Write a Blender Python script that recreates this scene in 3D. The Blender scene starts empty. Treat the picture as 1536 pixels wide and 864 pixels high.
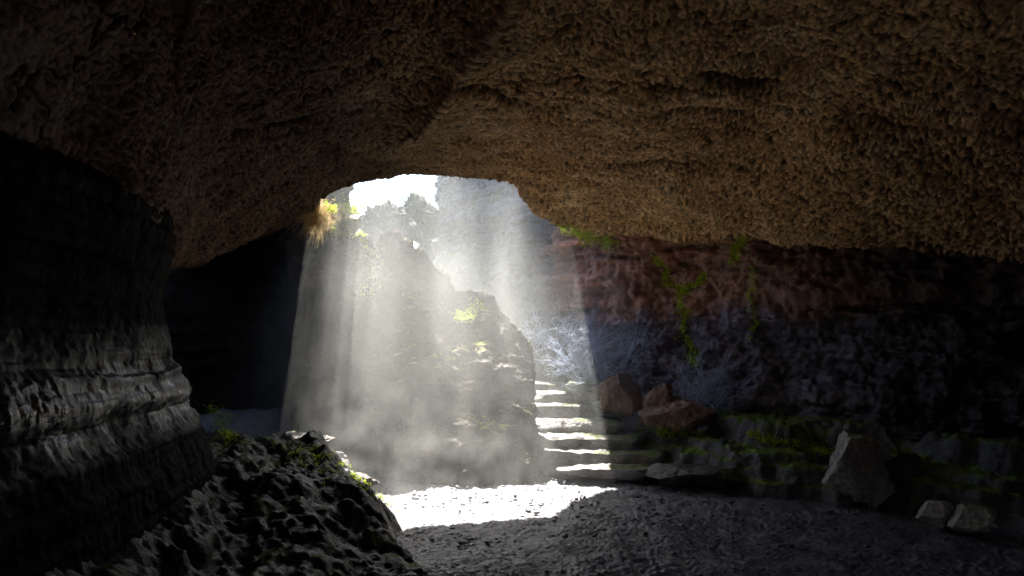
import bpy, bmesh, math, random
import numpy as np
from mathutils import Vector
R=math.radians
C=bpy.context.scene.collection
PITCH=R(3.8); CAMZ=1.6; F=1536*26/36
def at(px,py,D):
    u=(px-768)/F; v=(432-py)/F
    dy=math.cos(PITCH)-v*math.sin(PITCH); dz=math.sin(PITCH)+v*math.cos(PITCH)
    return (u*D/dy, D, CAMZ+dz*D/dy)
def pdir(px,py):
    return (Vector(at(px,py,1.0))-Vector((0,0,CAMZ))).normalized()
# ---------------- noise
M32=np.int64(0xffffffff)
def _h(ix,iy,iz,seed):
    h=(ix*374761393+iy*668265263+iz*1442695041+seed*974634777)&M32
    h=((h^(h>>13))*1274126177)&M32
    h=((h^(h>>15))*2246822519)&M32
    return h^(h>>16)
def vnoise(P,seed=0):
    f=np.floor(P); i=f.astype(np.int64); t=P-f; t=t*t*t*(t*(t*6-15)+10)
    x,y,z=i[...,0],i[...,1],i[...,2]; r=0
    for a in (0,1):
        wx=t[...,0] if a else 1-t[...,0]
        for b in (0,1):
            wy=t[...,1] if b else 1-t[...,1]
            for c in (0,1):
                wz=t[...,2] if c else 1-t[...,2]
                r=r+wx*wy*wz*(_h(x+a,y+b,z+c,seed)/4294967296.0)
    return r*2-1
def fbm(P,o=4,seed=0,g=.5):
    P=np.asarray(P,float); r=0; a=1; s=0
    for k in range(o):
        r=r+a*vnoise(P*(2.03**k)+k*7.3,seed+k); s+=a; a*=g
    return r/s*1.6
def ridged(P,o=4,seed=0,g=.55):
    P=np.asarray(P,float); r=0; a=1; s=0
    for k in range(o):
        r=r+a*(1-np.abs(vnoise(P*(2.03**k)+k*5.1,seed+k))*2); s+=a; a*=g
    return r/s
def worley(P,seed=0):
    f=np.floor(P); i=f.astype(np.int64); t=P-f
    F1=np.full(P.shape[:-1],9.0); F2=F1.copy()
    for a in (-1,0,1):
        for b in (-1,0,1):
            for c in (-1,0,1):
                h=_h(i[...,0]+a,i[...,1]+b,i[...,2]+c,seed)
                d=(a+(h&1023)/1024.-t[...,0])**2+(b+((h>>10)&1023)/1024.-t[...,1])**2+(c+((h>>20)&1023)/1024.-t[...,2])**2
                F2=np.minimum(F2,np.maximum(F1,d)); F1=np.minimum(F1,d)
    return np.sqrt(F1),np.sqrt(F2)
def sst(a,b,x):
    t=np.clip((x-a)/(b-a),0,1); return t*t*(3-2*t)
def dense(pts,k=30):
    p=np.array(pts,float); p=np.vstack([2*p[0]-p[1],p,2*p[-1]-p[-2]]); out=[]
    for i in range(1,len(p)-2):
        for t in np.linspace(0,1,k,endpoint=False):
            a,b,c,d=p[i-1],p[i],p[i+1],p[i+2]
            out.append(.5*((2*b)+(c-a)*t+(2*a-5*b+4*c-d)*t*t+(3*b-a-3*c+d)*t**3))
    out.append(p[-2]); return np.array(out)
def resample(c,n,w=None):
    seg=np.linalg.norm(np.diff(c[:,:min(3,c.shape[1])],axis=0),axis=1)
    if w is not None: seg=seg*w(c[:-1])
    s=np.concatenate([[0],np.cumsum(seg)]); q=np.linspace(0,s[-1],n)
    return np.stack([np.interp(q,s,c[:,k]) for k in range(c.shape[1])],1)
def gnormal(P,toward):
    a=np.gradient(P,axis=0); b=np.gradient(P,axis=1)
    N=np.cross(a,b); N/=np.maximum(np.linalg.norm(N,axis=2,keepdims=True),1e-9)
    s=np.sign(np.sum(N*(np.array(toward)-P),axis=2,keepdims=True)); s[s==0]=1
    return N*s
def raw(name,V,Fc,mat,smooth=True,parent=None):
    me=bpy.data.meshes.new(name); me.from_pydata(V,[],Fc); me.update()
    if smooth: me.shade_smooth()
    me.materials.append(mat)
    o=bpy.data.objects.new(name,me); C.objects.link(o)
    if parent: o.parent=parent
    return o
def grid(name,P,mat,rel=None):
    n,m=P.shape[:2]; V=P.reshape(-1,3)
    i=np.arange(n-1)[:,None]*m+np.arange(m-1)[None,:]
    Fc=np.stack([i,i+1,i+m+1,i+m],-1).reshape(-1,4)
    o=raw(name,V,Fc,mat)
    if rel is not None:
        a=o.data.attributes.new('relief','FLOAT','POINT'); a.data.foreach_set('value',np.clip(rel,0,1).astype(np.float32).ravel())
    return o
def tag(o,label,cat=None,group=None,kind=None):
    o['label']=label
    if cat: o['category']=cat
    if group: o['group']=group
    if kind: o['kind']=kind
    return o
# ---------------- materials
def rockmat(name,cols,scale=1.0,rough=(.35,.8),bump=.5,bdist=.03,strata=0.0,moss=0.0,zc=None,spec=.5,mosscol=(.07,.10,.012),fine=60,relief=False,shade_tint=(),seep=None):
    m=bpy.data.materials.new(name); m.use_nodes=True; nt=m.node_tree; N=nt.nodes; L=nt.links
    bs=N['Principled BSDF']; tc=N.new('ShaderNodeTexCoord'); co=tc.outputs['Object']
    def noise(s,d=4,r=.6,vec=None,dist=0):
        n=N.new('ShaderNodeTexNoise'); n.inputs['Scale'].default_value=s; n.inputs['Detail'].default_value=d
        n.inputs['Roughness'].default_value=r; n.inputs['Distortion'].default_value=dist; L.new(vec or co,n.inputs['Vector']); return n.outputs['Fac']
    def math_(op,a,b):
        n=N.new('ShaderNodeMath'); n.operation=op
        for k,v in enumerate((a,b)):
            if hasattr(v,'links'): L.new(v,n.inputs[k])
            else: n.inputs[k].default_value=v
        return n.outputs[0]
    def mrange(v,a,b,c,d):
        n=N.new('ShaderNodeMapRange')
        for k,x in enumerate((a,b,c,d)): n.inputs[k+1].default_value=x
        L.new(v,n.inputs[0]); return n.outputs[0]
    def mul(c,f):
        mm=N.new('ShaderNodeMix'); mm.data_type='RGBA'; mm.blend_type='MULTIPLY'; mm.inputs[0].default_value=1
        L.new(c,mm.inputs[6]); L.new(f,mm.inputs[7]); return mm.outputs[2]
    n1=noise(1.7*min(scale,1.4),6,.7)
    rp=N.new('ShaderNodeValToRGB'); el=rp.color_ramp.elements
    el[0].position=.3; el[1].position=.7; el[0].color=(*cols[0],1); el[1].color=(*cols[-1],1)
    if len(cols)>2:
        e=el.new(.5); e.color=(*cols[1],1)
    L.new(n1,rp.inputs[0]); col=rp.outputs[0]
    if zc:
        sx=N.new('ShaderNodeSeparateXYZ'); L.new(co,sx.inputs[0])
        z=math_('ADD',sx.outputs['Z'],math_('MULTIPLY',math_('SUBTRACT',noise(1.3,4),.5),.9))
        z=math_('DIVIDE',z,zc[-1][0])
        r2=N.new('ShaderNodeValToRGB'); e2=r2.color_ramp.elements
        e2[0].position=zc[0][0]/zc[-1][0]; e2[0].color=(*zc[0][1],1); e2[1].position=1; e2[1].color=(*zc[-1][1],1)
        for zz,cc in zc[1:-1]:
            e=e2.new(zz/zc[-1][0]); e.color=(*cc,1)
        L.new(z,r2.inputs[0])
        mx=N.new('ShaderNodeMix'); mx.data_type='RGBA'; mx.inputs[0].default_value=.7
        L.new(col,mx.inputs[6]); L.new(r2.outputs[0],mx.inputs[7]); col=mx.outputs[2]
    n2=noise(14*scale,4,.7)
    col=mul(col,mrange(n2,.3,.7,.45,1.4))
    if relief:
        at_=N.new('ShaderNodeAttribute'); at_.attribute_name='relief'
        col=mul(col,mrange(at_.outputs['Fac'],.0,.8,.15,1.45))  # occlusion shade and dirt painted into the hollows, tips lightened
    for ax,a,b,dc in shade_tint:   # shade and tone painted into the base colour along one axis
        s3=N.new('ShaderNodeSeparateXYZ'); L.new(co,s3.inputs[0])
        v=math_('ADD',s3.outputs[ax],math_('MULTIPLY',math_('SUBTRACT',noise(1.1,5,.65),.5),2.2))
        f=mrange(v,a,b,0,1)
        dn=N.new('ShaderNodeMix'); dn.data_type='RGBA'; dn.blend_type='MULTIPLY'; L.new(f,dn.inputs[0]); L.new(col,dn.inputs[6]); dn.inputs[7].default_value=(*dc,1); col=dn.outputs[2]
    h=math_('ADD',noise(9*scale,5,.68),math_('MULTIPLY',noise(fine,2,.6),.3))
    if strata:
        mp=N.new('ShaderNodeMapping'); mp.inputs['Scale'].default_value=(.6,.6,9); L.new(co,mp.inputs[0])
        h=math_('ADD',h,math_('MULTIPLY',noise(1.6,4,.6,mp.outputs[0]),strata))
    ro=mrange(n2,.35,.65,rough[0],rough[1])
    if moss:
        ge=N.new('ShaderNodeNewGeometry'); s2=N.new('ShaderNodeSeparateXYZ'); L.new(ge.outputs['Normal'],s2.inputs[0])
        up=math_('ABSOLUTE',s2.outputs['Z'],0)
        f=math_('MULTIPLY',math_('SUBTRACT',math_('ADD',math_('MULTIPLY',up,.5),noise(2.4,6,.7)),1.02-moss),9)
        cl=N.new('ShaderNodeClamp'); L.new(f,cl.inputs[0])
        mg=N.new('ShaderNodeMix'); mg.data_type='RGBA'; L.new(cl.outputs[0],mg.inputs[0]); L.new(col,mg.inputs[6]); mg.inputs[7].default_value=(*mosscol,1); col=mg.outputs[2]
        ro=math_('MAXIMUM',ro,math_('MULTIPLY',cl.outputs[0],.9))
    bp=N.new('ShaderNodeBump'); bp.inputs['Strength'].default_value=bump; bp.inputs['Distance'].default_value=bdist; L.new(h,bp.inputs['Height'])
    L.new(bp.outputs[0],bs.inputs['Normal']); L.new(col,bs.inputs['Base Color']); L.new(ro,bs.inputs['Roughness'])
    bs.inputs['Specular IOR Level'].default_value=spec
    if seep:   # water seeping out along a band of height: (z0,z1,z2,z3,spec)
        s4=N.new('ShaderNodeSeparateXYZ'); L.new(co,s4.inputs[0])
        a=mrange(s4.outputs['Z'],seep[0],seep[1],0,1); b=mrange(s4.outputs['Z'],seep[2],seep[3],1,0)
        f=math_('MULTIPLY',math_('MULTIPLY',a,b),mrange(n1,.4,.55,.1,1))
        L.new(mrange(f,0,1,spec,seep[4]),bs.inputs['Specular IOR Level'])
        L.new(math_('SUBTRACT',ro,math_('MULTIPLY',f,.45)),bs.inputs['Roughness'])
    return m
def plainmat(name,c1,c2,rough=.7,scale=8,trans=0):
    m=bpy.data.materials.new(name); m.use_nodes=True; nt=m.node_tree; N=nt.nodes; L=nt.links; bs=N['Principled BSDF']
    tc=N.new('ShaderNodeTexCoord'); n=N.new('ShaderNodeTexNoise'); n.inputs['Scale'].default_value=scale; n.inputs['Detail'].default_value=3; L.new(tc.outputs['Object'],n.inputs[0])
    rp=N.new('ShaderNodeValToRGB'); rp.color_ramp.elements[0].position=.35; rp.color_ramp.elements[1].position=.65
    rp.color_ramp.elements[0].color=(*c1,1); rp.color_ramp.elements[1].color=(*c2,1)
    L.new(n.outputs[0],rp.inputs[0]); L.new(rp.outputs[0],bs.inputs['Base Color']); bs.inputs['Roughness'].default_value=rough
    if trans:
        t=N.new('ShaderNodeBsdfTranslucent'); L.new(rp.outputs[0],t.inputs[0]); mx=N.new('ShaderNodeMixShader'); mx.inputs[0].default_value=trans
        L.new(bs.outputs[0],mx.inputs[1]); L.new(t.outputs[0],mx.inputs[2]); L.new(mx.outputs[0],N['Material Output'].inputs[0])
    return m
M_ceil=rockmat('ceiling_rock',[(.44,.24,.10),(.68,.41,.18),(.85,.58,.32)],1.9,(.5,.85),.9,.014,fine=75,spec=.22,relief=True,shade_tint=[('X',.2,-1.6,(.22,.22,.27)),('X',2.4,5.0,(.32,.29,.29))])  # shade painted towards the left and far right of the vault
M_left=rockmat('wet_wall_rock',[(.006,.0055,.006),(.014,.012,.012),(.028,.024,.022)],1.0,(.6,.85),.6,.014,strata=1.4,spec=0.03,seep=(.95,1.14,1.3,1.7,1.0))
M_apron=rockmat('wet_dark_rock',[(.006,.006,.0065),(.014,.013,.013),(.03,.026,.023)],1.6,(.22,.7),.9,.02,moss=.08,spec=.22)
M_right=rockmat('layered_rock',[(.10,.06,.05),(.2,.11,.085),(.26,.17,.13)],1.1,(.35,.75),.9,.028,strata=.8,spec=.35,
    zc=[(.3,(.10,.10,.12)),(1.2,(.11,.12,.18)),(1.75,(.13,.13,.20)),(2.0,(.27,.13,.09)),(3.0,(.38,.18,.11)),(5.5,(.20,.19,.18))],relief=True,shade_tint=[('Y',9.4,7.8,(.16,.15,.16)),('Y',11,12.8,(.24,.5,.95))])  # shade painted on the near end; outdoor end darkened and tinted blue
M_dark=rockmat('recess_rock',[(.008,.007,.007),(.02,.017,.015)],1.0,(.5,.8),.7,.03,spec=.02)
M_out=rockmat('outcrop_rock',[(.018,.016,.014),(.038,.032,.027),(.08,.066,.055)],1.2,(.5,.85),.9,.03,strata=.6,moss=.10,mosscol=(.16,.19,.02),relief=True,spec=.2)
M_ledge=rockmat('ledge_rock',[(.04,.038,.04),(.08,.078,.086),(.17,.165,.17)],1.8,(.35,.7),1.0,.035,moss=.20,strata=.8,mosscol=(.12,.18,.014))
M_ground=rockmat('gravel_ground',[(.06,.065,.085),(.125,.132,.16),(.26,.26,.285)],2.2,(.25,.6),1.0,.016,fine=110,spec=.5)
M_hill=rockmat('hillside_soil',[(.03,.045,.055),(.065,.085,.10),(.12,.145,.155)],1.0,(.8,.95),.9,.08,moss=.15)
M_step=rockmat('step_stone',[(.11,.105,.10),(.20,.19,.18),(.32,.30,.285)],2.0,(.4,.75),.9,.02,moss=.04,spec=.3)
M_bred=rockmat('boulder_brown',[(.12,.08,.065),(.25,.16,.12),(.38,.27,.21)],2.5,(.45,.8),.9,.018)
M_bgrey=rockmat('boulder_grey',[(.18,.17,.15),(.38,.37,.32),(.62,.60,.53)],2.5,(.4,.75),.9,.018,moss=.16,mosscol=(.15,.20,.04))
M_bpale=rockmat('boulder_pale',[(.3,.27,.24),(.45,.41,.37),(.6,.55,.5)],2.5,(.4,.75),.9,.018)
M_sunpatch=rockmat('added_sunpatch_stone',[(.08,.07,.06),(.16,.14,.12),(.26,.235,.21)],2.5,(.4,.75),.9,.018)
M_bdark=rockmat('boulder_dark',[(.03,.027,.027),(.06,.055,.055),(.11,.10,.095)],2.0,(.4,.75),.9,.018,moss=.05)
M_moss=plainmat('moss',(.32,.46,.02),(.66,.78,.08),.9,30,.35)
M_hay=plainmat('dry_grass',(.40,.30,.14),(.7,.56,.32),.8,20,.4)
M_twig=plainmat('bare_twig',(.28,.34,.48),(.46,.54,.70),.7,20)
# ---------------- ceiling
lip=[(-2.35,-4.5,2.1,1),(-2.35,-1,2.12,1),(-2.3,1.5,2.12,1),(-2.33,3.4,2.12,1),(-2.42,4.6,2.12,1),(-2.75,5.5,2.14,1)]
for px,py,D,e in [(240,402,6.5,1),(300,376,7.8,1),(400,345,8.6,1),(448,320,8.6,1),(468,306,8.6,.9),(482,297,8.6,0),(505,284,8.6,0),(560,268,8.7,0),(620,260,8.8,0),(700,266,8.9,0),(768,275,9.1,0),(792,302,9.4,0),(832,331,9.8,0),(852,338,9.9,0),(876,344,9.9,1),(1000,352,9.5,1),(1100,350,9.0,1),(1250,370,7.9,1),(1400,378,7.0,1),(1536,380,6.3,1)]:
    lip.append((*at(px,py,D),e))
lip+=[(5.5,4.5,2.3,1),(5.7,2,2.2,1),(5.7,-4.5,2.1,1)]
Lc=resample(dense(lip),1500,lambda c:np.where(c[:,1]>2.2,1,.12))
Lp=Lc[:,:3]; E=np.clip(Lc[:,3],0,1)[:,None]
Cc=np.array([.3,.3]); H=4.15
T=np.concatenate([np.linspace(0,.68,600,endpoint=False),np.linspace(.68,1,50)]); nt=len(T)
P=np.zeros((len(Lp),nt+30,3))
out=Lp[:,:2]-Cc; out/=np.linalg.norm(out,axis=1,keepdims=True)
for k,t in enumerate(np.linspace(1,0,30,endpoint=False)):
    cov=np.concatenate([out*2.8*t,np.full((len(Lp),1),.25)*t],1); op=np.stack([0*E[:,0],.12*t+0*E[:,0],1.8*t+0*E[:,0]],1)
    P[:,k]=Lp+cov*E+op*(1-E)
pw=2.3+1.6*sst(-1.8,-2.4,Lp[:,0])*sst(6.5,5,Lp[:,1])
for k,t in enumerate(T):
    P[:,30+k,:2]=Lp[:,:2]*(1-t)+Cc*t
    P[:,30+k,2]=Lp[:,2]+(H-Lp[:,2])*(1-(1-t)**pw)
rx=np.interp(P[...,1],[0,2.5,4.5,8.8],[.8,.45,-.07,-1.65]); d=P[...,0]-rx
ridge=np.where(d>0,np.exp(-d/1.1),np.exp(d/.3))
att=np.zeros(nt+30); att[30:]=sst(.02,.3,T)*(1-sst(.75,1,T))
P[...,2]-=.48*ridge*att
Nn=gnormal(P,(0.3,5,1.5))
big=fbm(P*.75,3,11)*.13+fbm(P*2.1,4,5)*.05
q=P+.02*np.stack([fbm(P*12,2,70),fbm(P*12,2,71),fbm(P*12,2,72)],-1)
F1,F2=worley(q*np.array([30,26,30]),3)
nub=sst(.0,.62,1-F1*1.2)
lf=.6+.4*sst(-2.2,-.8,P[...,0])
md=np.clip(.85+.8*fbm(P*.9,3,40),.35,1.4)*lf
G1,G2=worley(q*9,9)
rg=ridged(q*13,3,21)
crack=fbm(P*np.array([.8,2.8,3]),4,90); cr=np.exp(-(crack/.03)**2)
# long open cracks running across the vault (bearing x/y, height ratio)
bx_=P[...,0]/np.maximum(P[...,1],.3); el_=(P[...,2]-CAMZ)/np.maximum(P[...,1],.3)
gash=0
for x0,x1,e0,e1,wd,dp in [(.25,.37,.375,.350,.009,.16),(.19,.42,.325,.312,.004,.06),(-.08,.03,.345,.325,.005,.07),(.45,.62,.30,.28,.004,.06),(.12,.3,.24,.255,.004,.05),(-.4,-.25,.27,.31,.005,.07)]:
    t=np.clip((bx_-x0)/(x1-x0),0,1); ln=e0+(e1-e0)*t+.006*fbm(P*3,3,77); gate=sst(x0-.01,x0+.03,bx_)*sst(x1+.01,x1-.04,bx_)
    gash=gash+dp*gate*np.exp(-((el_-ln)/wd)**2)
gash=gash*(P[...,1]>1.5)
fade=np.ones(nt+30); fade[:30]=np.linspace(.3,1,30)
fz=fbm(P*45,2,8)
P=P+Nn*((big+nub*.030*md+rg*.026*md+np.clip(G2-G1,0,.4)*.03*md-.04*cr+fz*.008*lf-gash)*fade[None,:])[...,None]
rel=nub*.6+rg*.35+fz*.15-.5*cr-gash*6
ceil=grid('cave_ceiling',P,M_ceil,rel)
tag(ceil,'pitted brown rock vault of the cave overhead',kind='structure')
# ---------------- walls
def wall(name,plan,zs,off,mat,n,toward,strata,nz=.1,w=None,seed=0,nubs=.02,stsc=7,clump=.0,med=.03,wig=1.2,drip=0,tiny=.006,rdg=0):
    c=resample(dense(plan),n,w); 
    tg=np.gradient(c,axis=0); nr=np.stack([tg[:,1],-tg[:,0]],1); nr/=np.linalg.norm(nr,axis=1,keepdims=True)
    mid=np.array(toward[:2]); s=np.sign(np.sum(nr*(mid-c),axis=1)); nr*=(1 if np.median(s)>0 else -1)
    P=np.zeros((n,len(zs),3)); P[:,:,:2]=c[:,None,:]+nr[:,None,:]*off(zs)[None,:,None]; P[:,:,2]=zs[None,:]
    Nn=gnormal(P,toward)
    zz=P*np.array([.35,.35,stsc]); zz[...,2]+=fbm(P*.8,2,seed+9)*wig
    st=fbm(zz,3,seed+1); st=np.tanh(st*2.5)
    F1,F2=worley(P*np.array([11,11,16]),seed+4)
    G1,G2=worley((P+.1*fbm(P*3,2,seed+5)[...,None])*np.array([2.2,2.2,3.5]),seed+6)
    d=fbm(P*.9,3,seed)*nz+st*strata+fbm(P*5,4,seed+2)*med+np.clip(1-F1,0,1)*nubs+np.clip(G2-G1,0,.5)*clump+fbm(P*22,2,seed+3)*tiny
    if rdg: d=d+rdg*ridged(P*np.array([1.8,1.8,2.6]),4,seed+14)
    if drip: d=d+drip*fbm(P*np.array([11,11,1.6]),3,seed+12)
    P=P+Nn*d[...,None]
    rel=.45+.2*st+.3*(np.clip(1-F1,0,1)-.3)+.5*(np.clip(G2-G1,0,.5)-.2)
    return grid(name,P,mat,rel)
zs=np.linspace(-.2,2.7,400)
offL=lambda z:np.interp(z,[-.2,0,.5,.8,1.0,1.14,1.2,1.27,1.33,1.45,1.7,1.95,2.1,2.25,2.4,2.7],[.6,.55,.42,.34,.25,.13,.16,.18,.14,.07,.02,0,.05,.10,.08,-.15])
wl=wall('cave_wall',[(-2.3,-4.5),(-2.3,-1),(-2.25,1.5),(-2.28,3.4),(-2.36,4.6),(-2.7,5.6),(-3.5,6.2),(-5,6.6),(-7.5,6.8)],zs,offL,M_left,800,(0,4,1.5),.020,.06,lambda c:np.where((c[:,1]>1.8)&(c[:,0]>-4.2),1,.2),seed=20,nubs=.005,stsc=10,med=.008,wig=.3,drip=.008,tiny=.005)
tag(wl,'dark wet ribbed rock wall bulging in from the left',kind='structure')
zs2=np.linspace(-.3,4.8,150)
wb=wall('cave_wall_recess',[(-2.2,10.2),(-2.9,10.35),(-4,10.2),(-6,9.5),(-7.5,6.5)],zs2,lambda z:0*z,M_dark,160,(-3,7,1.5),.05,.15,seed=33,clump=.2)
tag(wb,'black rock wall at the back of the left recess',kind='structure')
zs3=np.linspace(-.3,5.6,420)
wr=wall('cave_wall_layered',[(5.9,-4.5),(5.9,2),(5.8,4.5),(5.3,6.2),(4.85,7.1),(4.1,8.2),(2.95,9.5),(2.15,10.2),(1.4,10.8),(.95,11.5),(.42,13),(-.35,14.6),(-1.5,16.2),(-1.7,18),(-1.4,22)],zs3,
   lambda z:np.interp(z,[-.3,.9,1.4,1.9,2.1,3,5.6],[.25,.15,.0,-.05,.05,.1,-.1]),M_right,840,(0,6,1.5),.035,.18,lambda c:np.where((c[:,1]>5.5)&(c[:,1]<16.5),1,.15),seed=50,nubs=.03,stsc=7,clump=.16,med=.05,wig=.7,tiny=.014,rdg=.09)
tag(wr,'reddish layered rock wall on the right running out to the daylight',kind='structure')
P=np.zeros((40,30,3)); P[...,0]=np.linspace(-7,7,40)[:,None]; P[...,1]=-4.3; P[...,2]=np.linspace(-.3,5,30)[None,:]
P[...,1]+=fbm(P,3,3)*.3
tag(grid('rear_blocker_wall',P,M_left),'unseen dark rock wall added behind the viewer to keep light out',kind='structure')  # unseen wall added to keep the cave dark from behind
# ---------------- heightfields
def sdist(X,Y,curve,corners):
    c=resample(dense(curve),90); d=np.full(X.shape,9.)
    for a,b in zip(c[:-1],c[1:]):
        ab=b-a; t=np.clip(((X-a[0])*ab[0]+(Y-a[1])*ab[1])/(ab@ab),0,1)
        d=np.minimum(d,np.hypot(X-a[0]-t*ab[0],Y-a[1]-t*ab[1]))
    poly=list(map(tuple,c))+corners; ins=np.zeros(X.shape,bool); j=len(poly)-1
    for i in range(len(poly)):
        xi,yi=poly[i]; xj,yj=poly[j]
        if yi!=yj: ins^=((yi>Y)!=(yj>Y))&(X<(xj-xi)*(Y-yi)/(yj-yi)+xi)
        j=i
    return np.where(ins,d,-d)
X,Y=np.meshgrid(np.linspace(-4.6,.3,360),np.linspace(.5,8.8,560),indexing='ij')
Q=np.stack([X,Y,0*X],-1); wob=fbm(Q*1.6,3,61)*.14+fbm(Q*6,2,62)*.05
d=sdist(X,Y,[(.0,.2),(-.25,2.5),(-.42,4.0),(-.55,5.0),(-.82,6.1),(-1.15,7.1),(-1.55,7.75),(-2.4,8.1),(-3.5,7.9),(-5,7.5)],[(-6,7.4),(-6,.2)])+wob
Hh=.28+.44*sst(4.2,6.8,Y)
dd=np.clip(d,0,9)
z=Hh*(.35*(1-np.exp(-(dd/.16)**1.6))+.65*sst(.05,.95,dd+fbm(Q*2.3,2,64)*.16))+.36*sst(.85,1.8,dd)*sst(6.4,5.2,Y)
z=np.where(d<0,-.12,z-.05)
F1,F2=worley(Q*np.array([4.2,2.6,1])+.3*fbm(Q*3,2,60)[...,None],66); G1,G2=worley(Q*np.array([14,14,1]),67)
ins=sst(0,.2,d)
z+=ins*(fbm(Q*1.3,3,65)*.07+np.clip(F2-F1,0,.5)*.06+np.clip(1-G1,0,1)*.028+ridged(Q*5,3,63)*.028+fbm(Q*14,3,68)*.018+.028*np.tanh(4*fbm(np.stack([X*.8+Y*.3,dd*5,0*X],-1),2,69)))
zap=z; xap=X; yap=Y
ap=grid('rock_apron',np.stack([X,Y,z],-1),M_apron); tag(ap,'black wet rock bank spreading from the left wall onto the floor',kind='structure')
X,Y=np.meshgrid(np.linspace(1.0,6.6,400),np.linspace(2.5,11.2,500),indexing='ij')
Q=np.stack([X,Y,0*X],-1); wob=fbm(Q*1.4,3,81)*.16+fbm(Q*6,2,82)*.06
d=sdist(X,Y,[(1.25,11.0),(1.3,9.4),(1.5,8.7),(1.75,8.0),(3.08,7.15),(4.16,6.0),(4.7,4.5),(4.9,3),(5,1)],[(9,1),(9,11)])+wob
dd=np.clip(d,0,9); z=.17*sst(0,.07,dd)+.13*sst(.14,.22,dd+fbm(Q*3,2,80)*.06)+.10*sst(.34,.42,dd+fbm(Q*2,2,84)*.12)+.26*sst(.75,1.0,dd+fbm(Q*1.5,2,83)*.25)
z=np.where(d<0,-.12,z-.04)
F1,F2=worley(Q*np.array([2.0,3.0,1])+.3*fbm(Q*3,2,79)[...,None],86); G1,G2=worley(Q*np.array([10,10,1]),87); ins=sst(0,.2,d)
z+=ins*(fbm(Q*1.3,3,85)*.05+np.clip(F2-F1,0,.3)*.06+np.clip(1-G1,0,1)*.03+fbm(Q*14,3,88)*.02+ridged(Q*4.5,4,89)*.035)
le=grid('rock_ledge',np.stack([X,Y,z],-1),M_ledge); tag(le,'low mossy rock bench along the foot of the right wall',kind='structure')
# ground
gx=np.concatenate([np.linspace(-9,-3,30,endpoint=False),np.linspace(-3,5,640),np.linspace(5.1,9,20)])
gy=np.concatenate([np.linspace(-5,2.5,30,endpoint=False),np.linspace(2.5,8.8,540),np.linspace(8.85,12,50)])
X,Y=np.meshgrid(gx,gy,indexing='ij'); Q=np.stack([X,Y,0*X],-1)
G1,G2=worley(Q*np.array([17,17,1]),97); K1,K2=worley(Q*np.array([34,34,1]),98)
z=fbm(Q*.7,3,91)*.03+fbm(Q*4,4,92)*.022+np.clip(.7-G1,0,1)*.032*np.clip(.3+fbm(Q*1.2,2,95),0,1)+np.clip(.7-K1,0,1)*.02
z+=sst(9.0,10.6,Y)*.75
tag(grid('ground',np.stack([X,Y,z],-1),M_ground),'dark gravelly cave floor',kind='structure')
hx=np.concatenate([np.linspace(-150,-12,20,endpoint=False),np.linspace(-12,-4,60,endpoint=False),np.linspace(-4,3,260),np.linspace(3.5,6,20),np.linspace(7,150,20)])
hy=np.concatenate([np.linspace(10.6,18,260,endpoint=False),np.linspace(18,24,40,endpoint=False),np.linspace(24,300,30)])
X,Y=np.meshgrid(hx,hy,indexing='ij'); Q=np.stack([X,Y,0*X],-1)
F1,F2=worley(Q*np.array([1.3,1.3,1])+.4*fbm(Q*2,3,104)[...,None],105)
z=.7+sst(10.8,15.5,Y)*2.35+(fbm(Q*.6,5,101)*.45+np.clip(F2-F1,0,.5)*.7+np.abs(fbm(Q*4,4,102))*.22)*sst(10.6,12.2,Y)
tag(grid('hillside',np.stack([X,Y,z],-1),M_hill),'grassy bank rising outside the cave mouth',kind='structure')
# ---------------- outcrop (backlit rock mass)
col=[(430,335,10.0,440,9.4),(480,350,9.9,480,9.2),(515,352,9.9,510,9.0),(545,352,9.9,540,8.7),(556,366,9.85,554,8.6),(563,386,9.85,562,8.5),(571,364,9.85,572,8.4),(590,348,9.85,590,8.3),(606,362,9.8,605,8.2),(622,378,9.8,622,8.15),(644,394,9.8,642,8.1),(668,414,9.7,664,8.05),(682,438,9.65,678,8.0),(706,436,9.6,705,8.0),(730,450,9.5,728,8.0),(750,474,9.45,748,8.0),(776,492,9.35,768,8.0),(792,512,9.25,780,8.0),(800,545,9.1,788,8.0),(797,620,8.8,794,8.0),(806,690,8.4,804,8.0),(824,742,8.1,826,7.95)]
tp=np.array([at(a,b,c) for a,b,c,_,_ in col]); bt=np.array([((e-768)/F*f,f,-.1) for _,_,_,e,f in col])
cc=resample(np.hstack([tp,bt]),420,None)
tp=cc[:,:3]; bt=cc[:,3:]
rows=[]; nr_=300
for t in np.linspace(0,1,nr_):
    g=t**1.15; p=bt*(1-t)+tp*t; y=bt[:,1]*(1-g)+tp[:,1]*g; p=p.copy(); p[:,1]=y; rows.append(p)
for t in np.linspace(0,1,60)[1:]:
    p=tp.copy(); p[:,1]+=.75*t; p[:,2]=tp[:,2]*(1-t**1.8)+.2*t**1.8; rows.append(p)
P=np.stack(rows,1); Nn=gnormal(P,(-1,4,3))
wq=P+.15*np.stack([fbm(P*2,3,131),fbm(P*2,3,132),fbm(P*2,3,133)],-1)
zz=wq*np.array([.9,.9,4.5]); st=np.tanh(fbm(zz,3,121)*3)
rg=ridged(wq*np.array([2.4,2.4,1.4]),5,140); rg2=ridged(wq*np.array([6,6,4.5]),4,141)
F1,F2=worley(wq*np.array([2.1,2.1,1.4]),122)
d=fbm(P*np.array([1.1,1.1,.6]),3,120)*.07+st*.008+np.clip(F2-F1,0,.3)*.14+rg*.075+rg2*.03-.09+fbm(P*16,3,124)*.010
fd=np.ones(P.shape[1]); fd[:nr_]=np.linspace(.75,1,nr_); fd[nr_-25:nr_+5]=1.1
P=P+Nn*(d*fd[None,:])[...,None]
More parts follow.
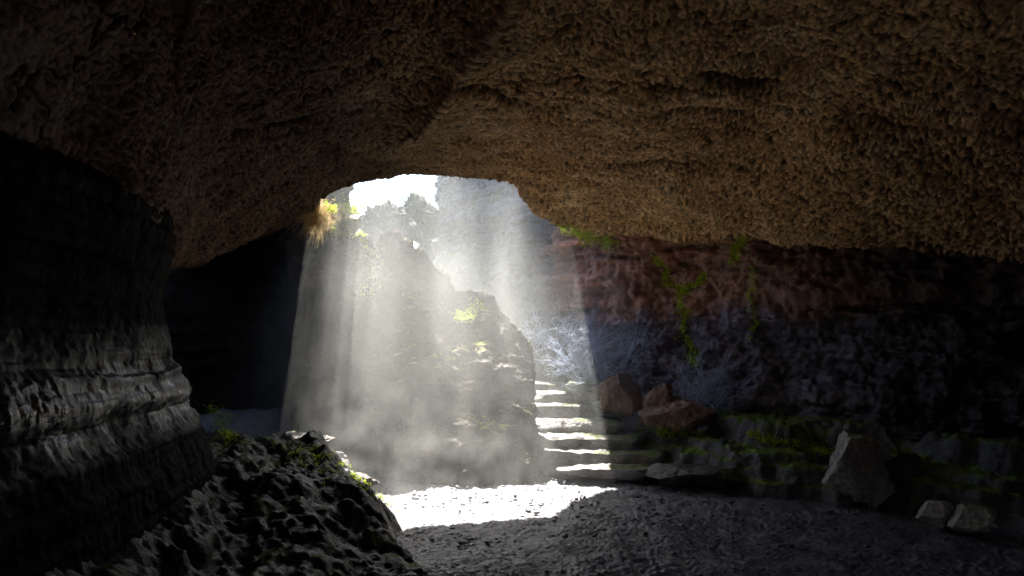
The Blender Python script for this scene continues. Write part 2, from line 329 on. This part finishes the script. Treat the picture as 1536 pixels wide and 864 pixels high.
oc=grid('rock_outcrop',P,M_out,.15+.35*rg+.3*rg2); tag(oc,'big jagged dark rock standing in the light shaft left of the stone steps','rock')
# ---------------- boulders
def ico(sub):
    bm=bmesh.new(); bmesh.ops.create_icosphere(bm,subdivisions=sub,radius=1)
    V=np.array([v.co[:] for v in bm.verts]); Fc=[[v.index for v in f.verts] for f in bm.faces]; bm.free(); return V,np.array(Fc)
ICO={k:ico(k) for k in (3,5,6)}
def boulder(name,loc,size,seed,mat,rot=0,sub=6,box=False,nz=.03,tilt=(0,0),parent=None,k=20):
    rng=np.random.RandomState(seed); D,Fc=ICO[sub]; D=D.copy()
    r=np.full(len(D),1.6 if box else 1.2)
    if box:
        pl=[(np.array(a)+rng.normal(0,.025 if a[2] else .09,3),1+rng.uniform(-.12,.04)) for a in [(1,0,0),(-1,0,0),(0,1,0),(0,-1,0),(0,0,1),(0,0,-1)]]
        for _ in range(16):
            n=rng.normal(0,1,3); n[2]*=.35; n/=np.linalg.norm(n); pl.append((n,rng.uniform(1.0,1.3)))
    else:
        pl=[]
        for _ in range(k):
            n=rng.normal(0,1,3); n/=np.linalg.norm(n)
            if all(n@m_<.78 for m_,_ in pl): pl.append((n,rng.uniform(.55,.92)))
    for n,dd in pl:
        n=n/np.linalg.norm(n); c=D@n; r=np.minimum(r,np.where(c>.05,dd/np.maximum(c,.05),9))
    V=D*r[:,None]
    V=V*np.array(size)
    s=max(size); Q=V/s
    am=s*nz
    w1,w2=worley(Q*3.2+seed,seed)
    V=V+D*(fbm(Q*2.2+seed,3,seed)*am+fbm(Q*9+seed,3,seed+3)*am*.6+(0 if box else 1)*ridged(Q*4+seed,3,seed)*am*.7+(np.clip(w2-w1,0,.2)-.1)*s*(.12 if not box else .03))[:,None]
    V[:,2]+=-V[:,2].min()
    me_o=raw(name,V,Fc,mat,True,parent); me_o.location=loc; me_o.rotation_euler=(tilt[0],tilt[1],rot)
    return me_o
def bpx(name,px,py,D,w,h,seed,mat,label,dep=None,**k):
    sx=w/2/F*D; sz=h/2/F*D; p=at(px,py+h/2,D)
    o=boulder(name,(p[0],p[1],p[2]-.03),(sx*1.25,(dep or sx),sz*1.25),seed,mat,**k); tag(o,label,'rock'); return o
bpx('boulder',936,594,9.3,50,56,63,M_bred,'reddish upright boulder at the bush end of the rock row right of the steps',tilt=(0,-.4),nz=.05)
bpx('boulder',968,604,9.1,44,62,64,M_bred,'leaning wedge shaped brown stone between two reddish boulders',tilt=(0,.5),nz=.05)
bpx('boulder',1014,628,8.9,80,38,5,M_bred,'low brown boulder lying on the ledge right of the leaning stone',tilt=(0,.15),nz=.05)
bpx('boulder',890,590,9.9,60,34,12,M_bgrey,'pale grey boulder beside the upper steps under the bare shrub')
bpx('boulder',908,610,9.5,40,22,13,M_bgrey,'small pale stone in front of the grey boulder by the steps')
bpx('boulder',1285,706,7.2,104,100,27,M_bgrey,'big angular pale boulder with moss on the right of the cave floor',tilt=(0,.22),nz=.07)
bpx('boulder',1372,735,7.0,80,62,72,M_bdark,'dark block of stone behind and right of the big pale boulder',nz=.06)
bpx('boulder',1400,765,6.2,38,34,29,M_bpale,'small pale stone on the floor in front of the dark block',tilt=(0,.3))
bpx('boulder',1462,778,6.0,58,28,24,M_bgrey,'low pale stone nearest the right edge of the photo')
bpx('boulder',948,750,7.5,44,12,25,M_bdark,'small flat dark stone on the gravel before the bottom step')
bpx('boulder',1195,715,7.6,56,26,26,M_bdark,'rounded dark stone left of the big pale boulder')
bpx('boulder',1060,710,7.9,120,30,37,M_bdark,'long dark block at the foot of the mossy bench')
bpx('boulder',826,552,10.9,36,44,31,M_bdark,'small pointed rock at the head of the stone steps')
bpx('boulder',520,328,9.7,50,40,34,M_bgrey,'moss topped rock beside the dry grass tuft at the cave mouth')
bpx('boulder',572,348,15.5,64,66,41,M_hill,'hazy rock stack outside, left of the two on the skyline',nz=.2)
bpx('boulder',634,350,17,50,62,42,M_hill,'hazy rock stack outside, right of the two on the skyline',nz=.2)
def onbank(x,y): 
    i=np.abs(xap[:,0]-x).argmin(); j=np.abs(yap[0]-y).argmin(); return zap[i,j]
for (x,y,sx,sy,sz,seed,lab) in [(-1.92,7.08,.22,.15,.06,51,'added pale stone standing in for a sunlit patch on top of the black bank, nearer the left wall'),(-1.50,7.0,.26,.17,.06,57,'added flat pale stone standing in for a sunlit patch on the outer edge of the black bank')]:
    tag(boulder('boulder',(x,y,onbank(x,y)-sz*.9),(sx,sy,sz),seed,M_sunpatch,nz=.05,tilt=(.05,.12)),lab,'rock')  # pale stones added in place of sunlit patches on the bank
# ---------------- steps
st=bpy.data.objects.new('stone_staircase',None); C.objects.link(st); st.location=(.9,8.1,0)
tag(st,'rough stone steps climbing beside the outcrop to the daylight','steps')
S=[(846,1003,706,8.1),(806,990,681,8.42),(798,965,655,8.75),(796,925,631,9.1),(792,895,609,9.5),(788,870,590,9.9),(784,850,574,10.25)]
for i,(a,b,py,D) in enumerate(S):
    rr=random.Random(i+15)
    p0=at(a,py,D); p1=at(b,py,D); zt=p0[2]+rr.uniform(-.015,.015); hh=rr.choice([.06,.075,.085]); dep=rr.uniform(.34,.46)
    o=boulder('step',((p0[0]+p1[0])/2-.9,D+dep-8.1,zt-2*hh-.01),((p1[0]-p0[0])/2*1.12,dep,hh),290+i,M_step,rot=rr.uniform(-.28,.16),sub=6,box=True,nz=.03,parent=st,tilt=(rr.uniform(-.02,.03),rr.uniform(-.03,.03)))
# ---------------- vegetation helpers
def tubes(name,segs,mat,loc,label,cat,group=None):
    V=[];Fc=[]
    for p0,p1,r0,r1 in segs:
        a=Vector(p0);b=Vector(p1);d=(b-a).normalized(); u=d.orthogonal().normalized(); v=d.cross(u); k=len(V)
        for c,r in ((a,r0),(b,r1)):
            for j in range(3):
                an=j*2.0944; V.append(c+u*r*math.cos(an)+v*r*math.sin(an))
        for j in range(3): Fc.append((k+j,k+(j+1)%3,k+3+(j+1)%3,k+3+j))
    o=raw(name,[tuple(v) for v in V],Fc,mat); o.location=loc; tag(o,label,cat,group); return o
def shrub_segs(rng,n,h,r,spread,lv=3,curl=.25):
    segs=[]
    def grow(p,d,l,r,lev):
        k=6
        for i in range(k):
            d=(d+Vector((rng.gauss(0,1),rng.gauss(0,1),rng.gauss(0,1)))*curl*.5).normalized(); q=p+d*l/k; r2=r*.93
            segs.append((p,q,r,r2)); p=q; r=r2
            if lev>0 and i>0 and rng.random()<.75:
                nd=(d+Vector((rng.gauss(0,1),rng.gauss(0,1),rng.gauss(0,.8)))*.75).normalized(); grow(p,nd,l*.55,r*.8,lev-1)
    for _ in range(n):
        an=rng.uniform(0,6.28); s=rng.uniform(.1,1)*spread
        grow(Vector((rng.gauss(0,.12),rng.gauss(0,.08),0)),Vector((math.cos(an)*s,math.sin(an)*s*.5,1)).normalized(),h*rng.uniform(.6,1),r,lv)
    return segs
rng=random.Random(4)
p=at(900,592,10.0); tubes('bare_shrub',shrub_segs(rng,34,.9,.007,1.5,3,.45),M_twig,p,'leafless grey shrub above the pale boulders at the cave mouth','shrub')
p=at(1050,632,9.2); tubes('bare_shrub',shrub_segs(rng,20,.6,.006,1.6,3,.4),M_twig,p,'low leafless twiggy shrub behind the brown boulders on the ledge','shrub')
p=at(835,548,11.4); tubes('bare_shrub',shrub_segs(rng,14,.9,.007,1.4,3,.45),M_twig,p,'leafless shrub outside beyond the head of the steps','shrub')
p=at(540,318,10.6); tubes('bare_shrub',shrub_segs(rng,6,.5,.006,.8),M_twig,p,'thin bare twigs against the sky above the mossy rock','shrub')
p=at(604,352,14.0); tubes('bare_shrub',shrub_segs(rng,10,.85,.010,.7,3,.35),M_hill,p,'hazy bare tree, shaped as a bush, on the skyline between the two rock stacks','shrub')  # skyline tree silhouette, built with the shrub shape and name
def blades(name,pts,mat,w,label,cat=None,kind=None,loc=(0,0,0)):
    V=[];Fc=[]
    for b,d,l,dr in pts:
        b=Vector(b);d=Vector(d).normalized(); s=d.cross(Vector((.3,1,.2))).normalized()*w; k=len(V)
        for i in range(4):
            t=i/3; c=b+d*l*t+Vector((0,0,-dr*l*t*t)); ww=(1-t*.85); V+= [c-s*ww,c+s*ww]
        for i in range(3): Fc.append((k+2*i,k+2*i+1,k+2*i+3,k+2*i+2))
    o=raw(name,[tuple(v) for v in V],Fc,mat); o.location=loc; tag(o,label,cat,kind=kind); return o
pts=[]
for _ in range(1100):
    d=Vector((rng.gauss(0,1),rng.gauss(-.3,.7),rng.gauss(0,1))); pts.append(((rng.gauss(0,.08),rng.gauss(0,.07),rng.gauss(.0,.08)),d,rng.uniform(.05,.15),rng.uniform(.1,.9)))
for _ in range(60):
    pts.append(((rng.gauss(0,.08),rng.gauss(0,.1),-.05),(rng.gauss(-.3,.5),0,-1),rng.uniform(.15,.35),.1))
blades('dry_grass_tuft',pts,M_hay,.003,'straw coloured dry grass tuft hanging at the left edge of the opening','grass tuft',loc=at(478,322,8.8))
# ---------------- moss on surfaces, found by casting onto the rock itself
bpy.context.view_layer.update(); dg=bpy.context.evaluated_depsgraph_get()
def moss(name,path,n,spread,label,ln=(.010,.030),w=.006):
    pts=[]; path=np.array(path,float)
    for _ in range(n):
        t=rng.random()*(len(path)-1); i=int(t); f=t-i; c=path[i]*(1-f)+path[i+1]*f
        wv=7*math.sin(t*5.1+path[0][0])+3*math.sin(t*13); sp_=spread*(.25+1.1*abs(math.sin(t*3.7)))
        px=c[0]+rng.gauss(0,sp_)+wv*.6; py=c[1]+rng.gauss(0,sp_)
        hit,loc,nor,_,ob,_=bpy.context.scene.ray_cast(dg,Vector((0,0,CAMZ)),pdir(px,py))
        if not hit or loc.y>12: continue
        if nor.dot(pdir(px,py))>0: nor=-nor
        for _ in range(9):
            o=Vector((rng.gauss(0,.014),rng.gauss(0,.014),rng.gauss(0,.014)))
            pts.append((loc+o-nor*.004,nor+Vector((rng.gauss(0,.7),rng.gauss(0,.7),rng.gauss(.2,.7))),rng.uniform(*ln),.3))
    if pts: blades(name,pts,M_moss,w,label,kind='stuff')
moss('moss',[(845,340),(870,352),(900,360),(925,368)],400,5,'bright moss fringe on the wall just under the right end of the opening')
moss('moss',[(985,385),(1000,420),(1025,440),(1022,470),(1030,510),(1045,545)],460,3.5,'yellow green moss streak running down the layered wall')
moss('moss',[(1060,412),(1040,428),(1020,436)],150,2.5,'short moss branch crossing the layered wall')
moss('moss',[(1112,355),(1105,375),(1098,392)],150,3.5,'moss tuft on the wall under the vault edge')
moss('moss',[(1125,400),(1130,450),(1128,505)],90,2,'thin moss streak on the wall, right of the long one')
moss('moss',[(1120,650),(1180,665),(1250,680)],200,4,'moss on the bench edge left of the big pale boulder')
moss('moss',[(960,640),(1000,650),(1060,650)],120,5,'moss on the bench behind the lower steps')
moss('moss',[(318,610),(335,635),(345,660)],160,8,'green moss at the corner of the left wall')
moss('moss',[(445,680),(480,690),(560,735),(590,760)],90,7,'moss along the edge of the black bank')
moss('moss',[(500,345),(540,352),(560,385),(565,430),(545,440)],260,4,'sunlit moss along the crack of the outcrop')
moss('moss',[(680,470),(700,480),(715,455),(725,462)],200,4,'sunlit moss on the shoulder of the outcrop')
moss('moss',[(500,312),(520,308),(540,315)],260,6,'moss cap on the rock beside the dry grass tuft')
# loose stones on the floor
D3,F3=ICO[3]; Vs=[];Fs=[];k=0
for i in range(1200):
    y=rng.uniform(4.2,8.6); x=rng.uniform(-1.0,3.6)*(y/7); s=rng.choice([.006,.008,.011,.018])*rng.uniform(.7,1.3)
    r=np.random.RandomState(i); V=D3.copy()
    rr=np.full(len(V),1.1)
    for _ in range(8):
        n=r.normal(0,1,3); n/=np.linalg.norm(n); c=V@n; rr=np.minimum(rr,np.where(c>.05,r.uniform(.6,.95)/np.maximum(c,.05),9))
    V=V*rr[:,None]*np.array([s*r.uniform(.8,1.5),s,s*.6])+np.array([x,y,.026]); Vs.append(V); Fs.append(F3+k); k+=len(V)
o=raw('gravel',np.vstack(Vs),np.vstack(Fs),M_ground); tag(o,'loose stones scattered over the cave floor',kind='stuff')
# ---------------- sun direction
el=R(54.5); az=R(-7.6)
Sd=Vector((math.sin(az)*math.cos(el),math.cos(az)*math.cos(el),math.sin(el)))
# ---------------- mist: a density field filling the light shaft
m=bpy.data.materials.new('mist'); m.use_nodes=True; nt_=m.node_tree; N=nt_.nodes; L=nt_.links; N.remove(N['Principled BSDF'])
aa=N.new('ShaderNodeAttribute'); aa.attribute_name='density'
mu=N.new('ShaderNodeMath'); mu.operation='MULTIPLY'; mu.inputs[1].default_value=.125; L.new(aa.outputs['Fac'],mu.inputs[0])
vs=N.new('ShaderNodeVolumeScatter'); vs.inputs['Anisotropy'].default_value=.5; vs.inputs['Color'].default_value=(.96,1,.98,1); L.new(mu.outputs[0],vs.inputs['Density'])
L.new(vs.outputs[0],N['Material Output'].inputs['Volume']); m.cycles.volume_step_rate=3.0
ng=bpy.data.node_groups.new('mist_field','GeometryNodeTree')
ng.interface.new_socket('Geometry',in_out='INPUT',socket_type='NodeSocketGeometry'); ng.interface.new_socket('Geometry',in_out='OUTPUT',socket_type='NodeSocketGeometry')
G=ng.nodes; K=ng.links
def gm(op,a,b):
    n=G.new('ShaderNodeMath'); n.operation=op
    for k,v in enumerate((a,b)):
        if hasattr(v,'links'): K.new(v,n.inputs[k])
        else: n.inputs[k].default_value=v
    return n.outputs[0]
def gr(v,a,b,c,d):
    n=G.new('ShaderNodeMapRange')
    for k,x in enumerate((a,b,c,d)): n.inputs[k+1].default_value=x
    K.new(v,n.inputs[0]); return n.outputs[0]
ps=G.new('GeometryNodeInputPosition'); sp=G.new('ShaderNodeSeparateXYZ'); K.new(ps.outputs[0],sp.inputs[0])
def gn(scale,det,dist,sc=(1,1,1),src=None):
    vm=G.new('ShaderNodeVectorMath'); vm.operation='MULTIPLY'; K.new(src or ps.outputs[0],vm.inputs[0]); vm.inputs[1].default_value=sc
    n=G.new('ShaderNodeTexNoise'); n.inputs['Scale'].default_value=scale; n.inputs['Detail'].default_value=det; n.inputs['Distortion'].default_value=dist; K.new(vm.outputs[0],n.inputs['Vector']); return n.outputs[0]
dt=G.new('ShaderNodeVectorMath'); dt.operation='DOT_PRODUCT'; K.new(ps.outputs[0],dt.inputs[0]); dt.inputs[1].default_value=Sd
sc_=G.new('ShaderNodeVectorMath'); sc_.operation='SCALE'; sc_.inputs[0].default_value=Sd; K.new(dt.outputs['Value'],sc_.inputs['Scale'])
sb=G.new('ShaderNodeVectorMath'); sb.operation='SUBTRACT'; K.new(ps.outputs[0],sb.inputs[0]); K.new(sc_.outputs[0],sb.inputs[1])
streak=gr(gn(2.6,2,0,(1,.35,.35),sb.outputs[0]),.36,.64,.6,1.5)  # light rays imitated by density streaks along the sun direction
soft=gm('MULTIPLY',gr(gn(1.6,3,.6,(1.3,1.3,.6)),.38,.64,.55,1.35),streak)
wisp=gr(gn(2.2,4,1.8,(1.2,1,1)),.46,.64,.0,3.0)
low=gr(sp.outputs['Z'],1.5,.3,0,1)
mixd=gm('ADD',gm('MULTIPLY',soft,gm('SUBTRACT',1,low)),gm('MULTIPLY',wisp,low))
high=gr(sp.outputs['Z'],2.3,3.1,1,.5)
front=gr(gm('SUBTRACT',sp.outputs['Y'],gm('ADD',6.0,gm('MULTIPLY',sp.outputs['Z'],.70))),0,.15,0,1)
back=gr(sp.outputs['Y'],9.2,10.0,1,.15)
side=gr(sp.outputs['X'],-.1,.5,1,.5)
den=gm('MULTIPLY',gm('MULTIPLY',gm('MULTIPLY',gm('MULTIPLY',mixd,front),back),side),high)
vc=G.new('GeometryNodeVolumeCube'); K.new(den,vc.inputs['Density'])
vc.inputs['Min'].default_value=(-2.75,5.9,-.05); vc.inputs['Max'].default_value=(1.35,13.0,3.9)
vc.inputs['Resolution X'].default_value=64; vc.inputs['Resolution Y'].default_value=100; vc.inputs['Resolution Z'].default_value=60
smn=G.new('GeometryNodeSetMaterial'); smn.inputs['Material'].default_value=m; K.new(vc.outputs[0],smn.inputs['Geometry'])
go=G.new('NodeGroupOutput'); K.new(smn.outputs[0],go.inputs[0])
me=bpy.data.meshes.new('mist'); me.materials.append(m); mist=bpy.data.objects.new('mist',me); C.objects.link(mist)
mod=mist.modifiers.new('mist_field','NODES'); mod.node_group=ng
tag(mist,'pale sunlit mist hanging in the light shaft under the opening',kind='stuff')
# ---------------- light
sl=bpy.data.lights.new('sun','SUN'); sl.energy=32; sl.angle=R(.5); sl.color=(1,.94,.85)
so=bpy.data.objects.new('sun',sl); C.objects.link(so); so.rotation_euler=Sd.to_track_quat('Z','Y').to_euler()
w=bpy.data.worlds.new('World'); bpy.context.scene.world=w; w.use_nodes=True; wn=w.node_tree
sk=wn.nodes.new('ShaderNodeTexSky'); sk.sky_type='NISHITA'; sk.sun_disc=False; sk.sun_elevation=el; sk.sun_rotation=az
wn.links.new(sk.outputs[0],wn.nodes['Background'].inputs[0]); wn.nodes['Background'].inputs[1].default_value=.38
cd=bpy.data.cameras.new('camera'); cd.lens=26; cd.sensor_width=36; cd.clip_end=1000
co=bpy.data.objects.new('camera',cd); C.objects.link(co); co.location=(0,0,CAMZ); co.rotation_euler=(R(90)+PITCH,0,0)
bpy.context.scene.camera=co
bpy.context.scene.view_settings.view_transform='Standard'
